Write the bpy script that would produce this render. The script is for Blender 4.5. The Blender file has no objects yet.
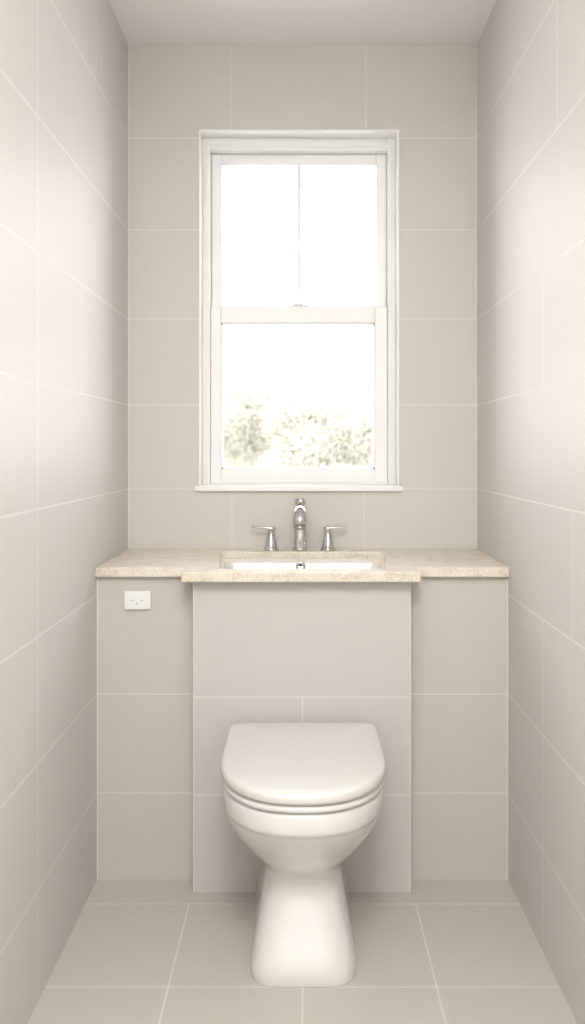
import bpy, bmesh, math, random
from mathutils import Vector, Matrix
random.seed(4)
S = bpy.context.scene
S.view_settings.view_transform = 'Standard'
S.view_settings.look = 'None'
CH = 1.253   # camera height
COL = S.collection

# ---------------------------------------------------------------- materials
def srgb(r, g, b):
    f = lambda c: (c/255/12.92) if c/255 <= .04045 else ((c/255+.055)/1.055)**2.4
    return (f(r), f(g), f(b), 1)

def new_mat(name):
    m = bpy.data.materials.new(name); m.use_nodes = True
    nt = m.node_tree
    return m, nt, nt.nodes['Principled BSDF']

def math_n(nt, op, a, b=None, c=None, clamp=False):
    n = nt.nodes.new('ShaderNodeMath'); n.operation = op; n.use_clamp = clamp
    for i, v in enumerate((a, b, c)):
        if v is None: continue
        if isinstance(v, (int, float)): n.inputs[i].default_value = v
        else: nt.links.new(v, n.inputs[i])
    return n.outputs[0]

def simple_mat(name, col, rough=.4, metal=0, var=.03, scale=6, coat=0, bump=0, spec=.5):
    m, nt, b = new_mat(name)
    tc = nt.nodes.new('ShaderNodeNewGeometry')
    no = nt.nodes.new('ShaderNodeTexNoise'); no.inputs['Scale'].default_value = scale
    no.inputs['Detail'].default_value = 4
    nt.links.new(tc.outputs['Position'], no.inputs['Vector'])
    mx = nt.nodes.new('ShaderNodeMix'); mx.data_type = 'RGBA'
    mx.inputs['A'].default_value = tuple(c*(1-var) for c in col[:3])+(1,)
    mx.inputs['B'].default_value = tuple(min(1, c*(1+var)) for c in col[:3])+(1,)
    nt.links.new(no.outputs['Fac'], mx.inputs['Factor'])
    nt.links.new(mx.outputs['Result'], b.inputs['Base Color'])
    b.inputs['Roughness'].default_value = rough
    b.inputs['Metallic'].default_value = metal
    b.inputs['Coat Weight'].default_value = coat
    b.inputs['Coat Roughness'].default_value = .06
    b.inputs['Specular IOR Level'].default_value = spec
    if bump:
        bp = nt.nodes.new('ShaderNodeBump'); bp.inputs['Strength'].default_value = bump
        bp.inputs['Distance'].default_value = .002
        nt.links.new(no.outputs['Fac'], bp.inputs['Height'])
        nt.links.new(bp.outputs['Normal'], b.inputs['Normal'])
    return m

def tile_mat(name, col, grout, ua, va, hl, vl, gw=.0022, rough=.32, spec=.25, var=.02):
    """hl: list of v (or (v,u0,u1)); vl: list of (u, v0, v1)"""
    m, nt, b = new_mat(name)
    g = nt.nodes.new('ShaderNodeNewGeometry')
    sp = nt.nodes.new('ShaderNodeSeparateXYZ')
    nt.links.new(g.outputs['Position'], sp.inputs[0])
    U, V = sp.outputs[ua], sp.outputs[va]
    mask = None
    def add(x):
        nonlocal mask
        mask = x if mask is None else math_n(nt, 'MAXIMUM', mask, x)
    def line(c, p):
        d = math_n(nt, 'ABSOLUTE', math_n(nt, 'SUBTRACT', c, p))
        return math_n(nt, 'SUBTRACT', 1.6, math_n(nt, 'DIVIDE', d, gw*.62), clamp=True)
    for h in hl:
        if isinstance(h, tuple):
            l = line(V, h[0])
            l = math_n(nt, 'MULTIPLY', l, math_n(nt, 'GREATER_THAN', U, h[1]))
            l = math_n(nt, 'MULTIPLY', l, math_n(nt, 'LESS_THAN', U, h[2]))
            add(l)
        else: add(line(V, h))
    for (u, v0, v1) in vl:
        l = line(U, u)
        l = math_n(nt, 'MULTIPLY', l, math_n(nt, 'GREATER_THAN', V, v0))
        l = math_n(nt, 'MULTIPLY', l, math_n(nt, 'LESS_THAN', V, v1))
        add(l)
    no = nt.nodes.new('ShaderNodeTexNoise'); no.inputs['Scale'].default_value = 3.2
    no.inputs['Detail'].default_value = 6; no.inputs['Roughness'].default_value = .6
    nt.links.new(g.outputs['Position'], no.inputs['Vector'])
    mx = nt.nodes.new('ShaderNodeMix'); mx.data_type = 'RGBA'
    mx.inputs['A'].default_value = tuple(c*(1-var) for c in col[:3])+(1,)
    mx.inputs['B'].default_value = tuple(c*(1+var) for c in col[:3])+(1,)
    nt.links.new(no.outputs['Fac'], mx.inputs['Factor'])
    m2 = nt.nodes.new('ShaderNodeMix'); m2.data_type = 'RGBA'
    nt.links.new(mx.outputs['Result'], m2.inputs['A'])
    m2.inputs['B'].default_value = grout
    if mask is not None: nt.links.new(mask, m2.inputs['Factor'])
    else: m2.inputs['Factor'].default_value = 0
    nt.links.new(m2.outputs['Result'], b.inputs['Base Color'])
    b.inputs['Specular IOR Level'].default_value = spec
    if mask is not None:
        nt.links.new(math_n(nt, 'MULTIPLY_ADD', mask, .3, rough), b.inputs['Roughness'])
        bp = nt.nodes.new('ShaderNodeBump'); bp.inputs['Strength'].default_value = .25
        bp.inputs['Distance'].default_value = .001
        nt.links.new(math_n(nt, 'SUBTRACT', 1, mask), bp.inputs['Height'])
        nt.links.new(bp.outputs['Normal'], b.inputs['Normal'])
    else: b.inputs['Roughness'].default_value = rough
    return m

TILE = srgb(219, 215, 209)
ROWS = [.253, .5416, .83, 1.119, 1.4076, 1.703, 2.009, 2.325]
m_wall_back = tile_mat('tile_wall_back', TILE, srgb(235, 232, 227), 'X', 'Z', ROWS,
    [(-.2457, 2.325, 2.7), (.218, 2.325, 2.7), (-.2423, .9, 1.119), (.2113, .9, 1.119), (-.5975, 0, 2.7), (.5975, 0, 2.7)], rough=.5)
m_wall_left = tile_mat('tile_wall_left', srgb(216, 213, 209), srgb(240, 238, 235), 'Y', 'Z', ROWS,
    [(2.04, 0, 2.7), (2.45, 1.4076, 1.703), (2.62, 2.325, 2.7), (1.55, .83, 1.4076), (1.1, 0, 2.7), (.3, 0, 2.7)], rough=.48, gw=.0026, spec=.18)
m_wall_right = tile_mat('tile_wall_right', srgb(216, 213, 209), srgb(240, 238, 235), 'Y', 'Z', ROWS,
    [(2.245, 1.4076, 1.703), (2.245, 0, .83), (2.12, 2.009, 2.325), (2.0, .83, 1.119), (1.785, 1.119, 1.703), (1.32, 0, 2.7), (.5, 0, 2.7)], rough=.48, gw=.0026, spec=.18)
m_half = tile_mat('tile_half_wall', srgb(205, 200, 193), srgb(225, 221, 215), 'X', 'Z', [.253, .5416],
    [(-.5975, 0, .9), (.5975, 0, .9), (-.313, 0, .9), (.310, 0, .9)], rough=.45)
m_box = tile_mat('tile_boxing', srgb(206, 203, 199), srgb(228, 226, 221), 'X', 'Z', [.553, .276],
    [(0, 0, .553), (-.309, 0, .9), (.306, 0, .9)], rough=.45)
m_floor = tile_mat('tile_floor', srgb(200, 195, 187), srgb(226, 222, 216), 'X', 'Y', [2.484, 2.1, 1.716, 1.332, .948, .564, .18, -.2],
    [(-.313, -1, 2.484), (0, -1, 2.484), (.313, -1, 2.484)], gw=.0026, rough=.42)
m_ceil = simple_mat('ceiling_paint', srgb(247, 246, 244), .8, var=.01)
m_plain = simple_mat('plain_paint', srgb(232, 230, 226), .7, var=.01)
m_white = simple_mat('white_gloss_paint', srgb(253, 253, 253), .35, var=.0)
m_por = simple_mat('porcelain', srgb(224, 222, 219), .18, var=.005, coat=.6)
m_seat = simple_mat('seat_plastic', srgb(227, 225, 222), .22, var=.005, coat=.4)
m_bowl = simple_mat('basin_porcelain', srgb(236, 232, 224), .15, var=.005, coat=.5)
m_chrome = simple_mat('chrome', (.66, .66, .67, 1), .1, metal=1, var=.02)
m_steel = simple_mat('satin_metal', (.4, .39, .38, 1), .3, metal=1, var=.02)
m_dark = simple_mat('dark_gap', srgb(120, 116, 110), .6)
m_plast = simple_mat('socket_plastic', srgb(242, 242, 240), .35, var=.005)
m_line = simple_mat('socket_marking', srgb(205, 203, 200), .5)

# stone
m_stone, nt, b = new_mat('cream_stone')
g = nt.nodes.new('ShaderNodeNewGeometry')
n1 = nt.nodes.new('ShaderNodeTexNoise'); n1.inputs['Scale'].default_value = 14; n1.inputs['Detail'].default_value = 8; n1.inputs['Roughness'].default_value = .7
n2 = nt.nodes.new('ShaderNodeTexNoise'); n2.inputs['Scale'].default_value = 160; n2.inputs['Detail'].default_value = 3
nt.links.new(g.outputs['Position'], n1.inputs['Vector']); nt.links.new(g.outputs['Position'], n2.inputs['Vector'])
mixf = math_n(nt, 'ADD', math_n(nt, 'MULTIPLY', n1.outputs['Fac'], .6), math_n(nt, 'MULTIPLY', n2.outputs['Fac'], .4))
cr = nt.nodes.new('ShaderNodeValToRGB')
cr.color_ramp.elements[0].position = .37; cr.color_ramp.elements[0].color = srgb(206, 192, 171)
cr.color_ramp.elements[1].position = .60; cr.color_ramp.elements[1].color = srgb(239, 232, 220)
e = cr.color_ramp.elements.new(.47); e.color = srgb(228, 217, 201)
nt.links.new(mixf, cr.inputs[0]); nt.links.new(cr.outputs[0], b.inputs['Base Color'])
b.inputs['Roughness'].default_value = .28

# thin clear glass
m_glass = bpy.data.materials.new('window_glass'); m_glass.use_nodes = True
nt = m_glass.node_tree; nt.nodes.clear()
o = nt.nodes.new('ShaderNodeOutputMaterial'); tr = nt.nodes.new('ShaderNodeBsdfTransparent')
gl = nt.nodes.new('ShaderNodeBsdfGlossy'); gl.inputs['Roughness'].default_value = .02
mi = nt.nodes.new('ShaderNodeMixShader'); fr = nt.nodes.new('ShaderNodeFresnel'); fr.inputs['IOR'].default_value = 1.3
nt.links.new(fr.outputs[0], mi.inputs[0]); nt.links.new(tr.outputs[0], mi.inputs[1]); nt.links.new(gl.outputs[0], mi.inputs[2])
nt.links.new(mi.outputs[0], o.inputs[0])

# ---------------------------------------------------------------- mesh helpers
def obj_from_bm(name, bm, mat, parent=None, smooth=False, bevel=0, seg=3):
    bmesh.ops.recalc_face_normals(bm, faces=bm.faces)
    me = bpy.data.meshes.new(name); bm.to_mesh(me); bm.free()
    ob = bpy.data.objects.new(name, me); COL.objects.link(ob)
    for mm in (mat if isinstance(mat, (list, tuple)) else [mat]): me.materials.append(mm)
    if smooth:
        for p in me.polygons: p.use_smooth = True
    if bevel:
        md = ob.modifiers.new('bevel', 'BEVEL'); md.width = bevel; md.segments = seg
        md.limit_method = 'ANGLE'; md.angle_limit = math.radians(40)
    if parent: ob.parent = parent
    return ob

def add_box(bm, x0, x1, y0, y1, z0, z1, mi=0):
    r = bmesh.ops.create_cube(bm, size=1)
    for v in r['verts']:
        v.co = Vector((x0+(v.co.x+.5)*(x1-x0), y0+(v.co.y+.5)*(y1-y0), z0+(v.co.z+.5)*(z1-z0)))
    for f in {f for v in r['verts'] for f in v.link_faces}: f.material_index = mi

def boxes(name, lst, mat, parent=None, bevel=0):
    bm = bmesh.new()
    for l in lst: add_box(bm, *l)
    return obj_from_bm(name, bm, mat, parent, bevel=bevel)

def empty(name, loc=(0, 0, 0)):
    e = bpy.data.objects.new(name, None); e.empty_display_size = .1; COL.objects.link(e)
    return e

def loft(name, rings, mat, parent=None, cap0=True, cap1=True, smooth=True):
    bm = bmesh.new(); R = []
    for r in rings: R.append([bm.verts.new(p) for p in r])
    n = len(R[0])
    for a, b2 in zip(R, R[1:]):
        for i in range(n):
            bm.faces.new((a[i], a[(i+1) % n], b2[(i+1) % n], b2[i]))
    if cap0: bm.faces.new(R[0][::-1])
    if cap1: bm.faces.new(R[-1])
    return obj_from_bm(name, bm, mat, parent, smooth=smooth)

def lathe(name, prof, cx, cy, mat, parent=None, n=40):
    return loft(name, [[(cx+r*math.cos(2*math.pi*i/n), cy+r*math.sin(2*math.pi*i/n), z) for i in range(n)] for r, z in prof], mat, parent)

def tube(name, path, mat, parent=None, n=28):
    rings = []
    for i, (p, ra, rb) in enumerate(path):
        a = path[max(i-1, 0)][0]; c = path[min(i+1, len(path)-1)][0]
        t = (c-a).normalized(); s = Vector((1, 0, 0)) if abs(t.x) < .9 else Vector((0, 1, 0))
        u = t.cross(s).normalized()
        rings.append([p+s*ra*math.cos(2*math.pi*k/n)+u*rb*math.sin(2*math.pi*k/n) for k in range(n)])
    return loft(name, rings, mat, parent)

# ---------------------------------------------------------------- room
H = 2.645; YB = 3.093; YF = -.7
OX0, OX1, OZ0, OZ1 = -.3557, .3316, 1.126, 2.3527
boxes('wall_back', [(-.72, OX0, YB, YB+.15, 0, H), (OX1, .72, YB, YB+.15, 0, H),
                    (OX0, OX1, YB, YB+.15, 0, OZ0), (OX0, OX1, YB, YB+.15, OZ1, H)], m_wall_back)
boxes('wall_left', [(-.72, -.6, YF, YB, 0, H)], m_wall_left)
boxes('wall_right', [(.6, .72, YF, YB, 0, H)], m_wall_right)
boxes('wall_front', [(-.72, .72, YF-.12, YF, 0, H)], m_plain)
boxes('floor', [(-.72, .72, YF-.12, YB+.15, -.1, 0)], m_floor)
boxes('ceiling', [(-.72, .72, YF-.12, YB+.15, H, H+.1)], m_ceil)

# low tiled wall & plumbing boxing
CT = .914; CB = .885
boxes('wall_half', [(-.6, -.31, 2.624, 2.65, 0, CB), (.307, .6, 2.624, 2.65, 0, CB)], m_half)
boxes('wall_boxing', [(-.31, .307, 2.55, 2.575, 0, CB), (-.31, -.29, 2.575, 2.65, 0, CB), (.287, .307, 2.575, 2.65, 0, CB)], m_box)

# door behind the photographer
door = empty('door_1')
boxes('door_leaf', [(-.38, .38, YF, YF+.04, .005, 2.0)], m_white, door, bevel=.003)
boxes('door_casing', [(-.46, -.385, YF, YF+.05, 0, 2.08), (.385, .46, YF, YF+.05, 0, 2.08), (-.385, .385, YF, YF+.05, 2.005, 2.08)], m_white, door, bevel=.004)

# ---------------------------------------------------------------- window
win = empty('window_1')
t = .006
boxes('reveal_liner', [(OX0, OX0+t, YB-.004, YB+.15, OZ0, OZ1), (OX1-t, OX1, YB-.004, YB+.15, OZ0, OZ1),
                 (OX0+t, OX1-t, YB-.004, YB+.15, OZ1-t, OZ1), (OX0+t, OX1-t, YB, YB+.15, OZ0, OZ0+t)], m_white, win)
boxes('sill_board', [(-.368, .345, YB-.016, YB+.07, 1.112, 1.128)], m_white, win, bevel=.002)
y0 = 3.155
fx0, fx1, fz0, fz1 = -.324, .2996, 1.136, 2.306
boxes('frame', [(OX0+t, fx0, y0, y0+.085, OZ0+t, OZ1-t), (fx1, OX1-t, y0, y0+.085, OZ0+t, OZ1-t),
                (fx0, fx1, y0, y0+.085, fz1, OZ1-t), (fx0, fx1, y0, y0+.085, OZ0+t, fz0)], m_white, win, bevel=.0025)
boxes('stop_bead', [(fx0-.012, fx0-.004, y0-.006, y0, OZ0+t, OZ1-.03), (fx1+.004, fx1+.012, y0-.006, y0, OZ0+t, OZ1-.03),
                    (fx0-.004, fx1+.004, y0-.006, y0, OZ1-.038, OZ1-.03)], m_white, win, bevel=.001)
ys = y0+.010
gx0, gx1 = -.2866, .255
boxes('lower_sash', [(fx0+.001, gx0, ys, ys+.032, fz0+.001, 1.757), (gx1, fx1-.001, ys, ys+.032, fz0+.001, 1.757),
                     (gx0, gx1, ys, ys+.032, fz0+.001, 1.186), (gx0, gx1, ys, ys+.032, 1.7, 1.757)], m_white, win, bevel=.0035)
boxes('lower_bead', [(gx0, gx0+.006, ys+.008, ys+.02, 1.186, 1.7), (gx1-.006, gx1, ys+.008, ys+.02, 1.186, 1.7),
                     (gx0, gx1, ys+.008, ys+.02, 1.186, 1.192), (gx0, gx1, ys+.008, ys+.02, 1.694, 1.7)], m_white, win)
boxes('lower_pane', [(gx0, gx1, ys+.014, ys+.018, 1.186, 1.7)], m_glass, win)
yu = ys+.035
ux0, ux1 = -.2865, .2616
boxes('upper_sash', [(fx0+.001, ux0, yu, yu+.032, 1.715, fz1-.001), (ux1, fx1-.001, yu, yu+.032, 1.715, fz1-.001),
                     (ux0, ux1, yu, yu+.032, 2.266, fz1-.001), (ux0, ux1, yu, yu+.032, 1.715, 1.766)], m_white, win, bevel=.0035)
boxes('glazing_bar', [(-.0195, -.0045, yu+.002, yu+.028, 1.766, 2.266)], m_white, win, bevel=.002)
boxes('upper_pane', [(ux0, ux1, yu+.014, yu+.018, 1.766, 2.266)], m_glass, win)
boxes('sash_latch', [(-.044, .018, ys+.004, ys+.026, 1.757, 1.763), (-.022, -.002, ys-.002, ys+.026, 1.763, 1.777), (-.034, .004, ys+.004, ys+.014, 1.763, 1.769)], m_steel, win, bevel=.002)

# ---------------------------------------------------------------- countertop with basin cut-out
def rrect_trap(xf, xb, yf, yb, r, z, k=6):
    c = [(-xf+r, yf+r, 180), (xf-r, yf+r, 270), (xb-r, yb-r, 0), (-xb+r, yb-r, 90)]
    out = []
    for cx, cy, a0 in c:
        for i in range(k+1):
            a = math.radians(a0+90*i/k)
            out.append((cx+r*math.cos(a), cy+r*math.sin(a), z))
    return out
HF, HB, YHF, YHB = .240, .275, 2.57, 3.005
bm = bmesh.new()
pts = [(-.6, YB), (-.6, 2.601), (-.3375, 2.601), (-.3375, 2.5), (.329, 2.5), (.329, 2.601), (.6, 2.601), (.6, YB)]
lo = [bm.verts.new((x, y, CB)) for x, y in pts]; hi = [bm.verts.new((x, y, CT)) for x, y in pts]
bm.faces.new(lo); bm.faces.new(hi)
for i in range(8): bm.faces.new((lo[i], lo[(i+1) % 8], hi[(i+1) % 8], hi[i]))
ctr = obj_from_bm('countertop', bm, m_stone)
cut = loft('cut', [rrect_trap(HF, HB, YHF, YHB, .02, .8), rrect_trap(HF, HB, YHF, YHB, .02, 1.0)], m_stone, smooth=False)
md = ctr.modifiers.new('b', 'BOOLEAN'); md.operation = 'DIFFERENCE'; md.object = cut; md.solver = 'EXACT'
dg = bpy.context.evaluated_depsgraph_get()
me = bpy.data.meshes.new_from_object(ctr.evaluated_get(dg))
ctr.modifiers.clear(); ctr.data = me
bpy.data.objects.remove(cut)
md = ctr.modifiers.new('bevel', 'BEVEL'); md.width = .004; md.segments = 3; md.limit_method = 'ANGLE'; md.angle_limit = math.radians(50)

basin = empty('sink_basin')
rings = []
for ins, z, r in [(-.02, CB-.001, .03), (.002, CB-.001, .03), (.006, CB-.003, .032), (.010, CB-.012, .038), (.02, .83, .045), (.03, .79, .055), (.045, .772, .06), (.08, .763, .06), (.15, .758, .04)]:
    rings.append(rrect_trap(HF-ins, HB-ins, YHF+ins*(.9 if ins > 0 else 0.5), YHB-ins*.9 if ins > 0 else YHB-ins, r, z))
bowl = loft('basin_bowl', rings, m_bowl, basin, cap0=False)
md = bowl.modifiers.new('s', 'SOLIDIFY'); md.thickness = .008; md.offset = 1
def disc_y(name, cx, y, cz, prof, mat, parent, n=32):
    return loft(name, [[(cx+r*math.cos(2*math.pi*i/n), y+dy, cz+r*math.sin(2*math.pi*i/n)) for i in range(n)] for r, dy in prof], mat, parent)
disc_y('overflow_ring', -.006, 2.990, .866, [(.018, .004), (.018, -.004), (.015, -.006), (.009, -.005), (.008, .001)], m_chrome, basin)
disc_y('overflow_hole', -.006, 2.9865, .866, [(.0085, .003), (.0085, 0), (.001, 0)], m_dark, basin)
lathe('drain', [(.001, .760), (.03, .760), (.03, .764), (.024, .766), (.001, .766)], 0, 2.79, m_chrome, basin)

# ---------------------------------------------------------------- faucet (3-hole)
fa = empty('faucet')
FX, FY = -.008, 3.045
lathe('spout_base', [(.026, CT), (.026, CT+.006), (.024, CT+.010), (.0215, CT+.012), (.0205, CT+.10), (.020, CT+.125), (.016, CT+.132), (.0, CT+.133)], FX, FY, m_chrome, fa)
path = []
for y, z, r in [(3.05, 1.02, .014), (3.02, 1.036, .018), (2.99, 1.048, .021), (2.96, 1.052, .022), (2.935, 1.050, .0225), (2.917, 1.040, .0225), (2.91, 1.025, .022), (2.91, 1.008, .021)]:
    path.append((Vector((FX, y, z)), r, r*.9))
tube('spout_arm', path, m_chrome, fa)
lathe('aerator', [(.021, 1.010), (.021, .998), (.017, .996), (.015, 1.0), (.0, 1.0)][::-1], FX, 2.91, m_steel, fa)
lathe('lift_knob', [(.009, 1.04), (.008, 1.066), (.018, 1.070), (.0195, 1.084), (.016, 1.09), (0, 1.091)], FX, FY, m_chrome, fa)
for sgn, cx in ((-1, -.106), (1, .086)):
    lathe('tap_base' , [(.027, CT), (.027, CT+.005), (.023, CT+.009), (.018, CT+.03), (.0125, CT+.055), (.012, CT+.066), (.014, CT+.07), (.014, CT+.078), (.010, CT+.081), (0, CT+.081)], cx, FY, m_chrome, fa)
    rr = []
    for k, (dx, w, hh, dz) in enumerate([(-.016, .007, .004, 0), (0, .010, .005, 0), (.03, .0085, .0045, .001), (.055, .007, .0035, .003), (.066, .005, .003, .004)]):
        rr.append([(cx+sgn*dx, FY-.004+w*math.cos(2*math.pi*i/16), CT+.076+dz+hh*math.sin(2*math.pi*i/16)) for i in range(16)])
    loft('tap_lever', rr, m_chrome, fa)

# ---------------------------------------------------------------- wall socket
so = empty('wall_socket')
boxes('plate', [(-.5185, -.4405, 2.614, 2.624, .789, .843)], m_plast, so, bevel=.003)
boxes('plate_inner', [(-.510, -.449, 2.612, 2.615, .797, .835)], m_plast, so, bevel=.001)
boxes('slots', [(-.497, -.488, 2.6112, 2.613, .815, .818), (-.471, -.462, 2.6112, 2.613, .815, .818), (-.482, -.478, 2.6112, 2.613, .803, .811)], m_line, so)

# ---------------------------------------------------------------- toilet
toi = empty('toilet')
def dring(hw, yf, yb, yc, ne, z, rc=.03, x0=.0015, NF=56, hb=None):
    hb = hb or hw
    pts = []
    for i in range(NF+1):
        a = -math.pi/2+math.pi*i/NF
        s, c = math.sin(a), math.cos(a)
        pts.append((x0+hw*math.copysign(abs(s)**(2/ne), s), yc-(yc-yf)*max(c, 0)**(2/ne), z))
    for j in range(1, 5):
        f = j/5; pts.append((x0+hw+(hb-hw)*f, yc+(yb-rc-yc)*f, z))
    for j in range(7):
        a = math.radians(90*j/6); pts.append((x0+hb-rc+rc*math.cos(a), yb-rc+rc*math.sin(a), z))
    for j in range(7):
        a = math.radians(90+90*j/6); pts.append((x0-hb+rc+rc*math.cos(a), yb-rc+rc*math.sin(a), z))
    for j in range(1, 5):
        f = 1-j/5; pts.append((x0-(hw+(hb-hw)*f), yc+(yb-rc-yc)*f, z))
    return pts

def catmull(keys, per):
    out = []
    n = len(keys)
    for i in range(n-1):
        p0, p1, p2, p3 = keys[max(i-1, 0)], keys[i], keys[i+1], keys[min(i+2, n-1)]
        for k in range(per):
            t = k/per
            out.append([.5*((2*b)+(-a+c)*t+(2*a-5*b+4*c-d)*t*t+(-a+3*b-3*c+d)*t**3) for a, b, c, d in zip(p0, p1, p2, p3)])
    out.append(list(keys[-1])); return out
keys = [(.0, .129, 2.098, 2.26, 4.6), (.02, .129, 2.098, 2.26, 4.6), (.045, .1245, 2.106, 2.26, 4.6), (.09, .1155, 2.130, 2.28, 4.4), (.14, .106, 2.155, 2.30, 3.8),
        (.185, .0985, 2.175, 2.31, 3.0), (.21, .098, 2.172, 2.31, 2.6), (.235, .107, 2.153, 2.30, 2.3), (.265, .130, 2.118, 2.28, 2.2), (.30, .156, 2.082, 2.27, 2.2),
        (.335, .176, 2.045, 2.26, 2.2), (.365, .187, 2.02, 2.25, 2.25), (.385, .191, 2.008, 2.25, 2.3)]
rings = [dring(k[1], k[2], 2.549, k[3], k[4], k[0], rc=.02) for k in catmull(keys, 5)]
rings += [dring(.192, 2.006, 2.549, 2.25, 2.3, .388, rc=.02), dring(.196, 2.0, 2.549, 2.25, 2.3, .391, rc=.02),
          dring(.198, 1.998, 2.549, 2.25, 2.3, .40, rc=.02), dring(.198, 1.998, 2.549, 2.25, 2.3, .436, rc=.02), dring(.194, 2.003, 2.546, 2.25, 2.3, .442, rc=.02), dring(.17, 2.03, 2.53, 2.25, 2.3, .443, rc=.02)]
loft('bowl_and_pedestal', rings, m_por, toi)
def slab(name, hw, yf, yb, z0, z1, mat, crown=0, rc=.035, rad=.006):
    R = []
    for ins, z in [(rad*1.2, z0), (rad*.3, z0+rad*.3), (0, z0+rad), (0, z1-rad*1.2), (rad*.2, z1-rad*.6), (rad*.7, z1-rad*.2), (rad*1.6, z1), (.03, z1+crown*.25), (.07, z1+crown*.6), (.11, z1+crown*.9), (.16, z1+crown)]:
        R.append(dring(hw-ins, yf+ins, yb-ins, 2.25-(0), 2.3, z, rc=max(.004, rc-ins*.5)))
    return loft(name, R, mat, toi)
boxes('seat_gap', [(-.15, .15, 2.15, 2.5, .44, .449)], m_dark, toi)
slab('seat_ring', .201, 1.993, 2.50, .4455, .4625, m_seat, 0, rad=.006)
slab('lid', .204, 1.986, 2.52, .4650, .494, m_seat, .006, rad=.009)
boxes('hinge_block', [(-.11, -.07, 2.505, 2.535, .44, .476), (.07, .11, 2.505, 2.535, .44, .476)], m_seat, toi, bevel=.004)

# ---------------------------------------------------------------- outdoors
m_leaf_hazed = simple_mat('hazed_foliage', (.88, .87, .79, 1), .9, var=.04, scale=1.5, spec=.1)  # outdoor haze painted in: leaf colour bleached towards white
m_bark = simple_mat('bark', (.8, .78, .7, 1), .9)
m_grass = simple_mat('pale_ground', (.7, .7, .66, 1), .9, scale=.3)
def tree(cx, cy, gz, zc, rx, rz, n):
    root = empty('garden_tree')
    bm = bmesh.new()
    blobs = [(cx+random.uniform(-1, 1)*rx*.7, cy+random.uniform(-1, 1)*rx*.5, zc+random.uniform(-1, 1)*rz*.6, random.uniform(.3, .5)*rx) for _ in range(11)]
    for _ in range(n):
        bx, by, bz, br = random.choice(blobs)
        d = Vector((random.gauss(0, 1), random.gauss(0, 1), random.gauss(0, 1))).normalized()*br*random.uniform(.5, 1.15)
        c = Vector((bx, by, bz))+d
        u = Vector((random.gauss(0, 1), random.gauss(0, 1), random.gauss(0, 1))).normalized()
        w = u.orthogonal().normalized(); s = random.uniform(.015, .035)
        bm.faces.new([bm.verts.new(c+u*s), bm.verts.new(c+w*s*.6), bm.verts.new(c-u*s), bm.verts.new(c-w*s*.6)])
    obj_from_bm('crown', bm, m_leaf_hazed, root)
    lathe('trunk', [(.14, gz), (.1, gz+1.0), (.06, zc)], cx, cy, m_bark, root, 12)
tree(.45, 12.5, -2.6, 1.35, .9, .6, 60000)
tree(-.75, 14, -2.6, 1.65, .85, .55, 50000)
boxes('ground', [(-40, 40, 3.6, 70, -2.8, -2.6)], m_grass)

# ---------------------------------------------------------------- light
W = bpy.data.worlds.new('overcast_sky'); S.world = W; W.use_nodes = True
bg = W.node_tree.nodes['Background']; bg.inputs[0].default_value = (1, .998, .992, 1); bg.inputs[1].default_value = 2.2

fill_rig = empty('unseen_fill_rig')  # added fill light over the camera, out of view, shaped like a ceiling fitting
LZ = 2.5
boxes('fill_housing', [(-.28, .28, -.55, .55, LZ, LZ+.03)], m_white, fill_rig, bevel=.004)  # made-up body that carries the fill lights
boxes('fill_rods', [(-.01, .01, -.31, -.29, LZ+.03, H), (-.01, .01, .29, .31, LZ+.03, H)], m_steel, fill_rig)
def area(name, loc, rot, sx, sy, e, col, parent=None, shape='RECTANGLE'):
    L = bpy.data.lights.new(name, 'AREA'); L.shape = shape; L.size = sx; L.size_y = sy; L.energy = e; L.color = col
    o = bpy.data.objects.new(name, L); COL.objects.link(o); o.location = loc; o.rotation_euler = rot
    if parent: o.parent = parent
    return o
LC = (1, .992, .978)
area('fill_downlight', (0, 0, LZ-.004), (0, 0, 0), .54, 1.08, 45, LC, fill_rig)  # added soft fill for the walls and fixtures
area('fill_uplight', (0, 0, LZ+.035), (math.pi, 0, 0), .5, 1.08, 29, LC, fill_rig)  # added fill that brightens the ceiling
area('daylight_entry', (-.012, YB+.2, 1.74), (math.radians(-90), 0, 0), .66, 1.2, 13, (1, .998, .992))

# ---------------------------------------------------------------- camera
cd = bpy.data.cameras.new('camera'); cam = bpy.data.objects.new('camera', cd); COL.objects.link(cam)
cam.location = (0, 0, CH); cam.rotation_euler = (math.radians(90), 0, 0)
cd.sensor_fit = 'VERTICAL'; cd.sensor_height = 36; cd.sensor_width = 36
cd.lens = 900/1024*36
cd.shift_x = -10/1024; cd.shift_y = -62/1024
cd.clip_start = .02; cd.clip_end = 200
cd.dof.use_dof = True; cd.dof.focus_distance = 2.8; cd.dof.aperture_fstop = 2.2
S.camera = cam
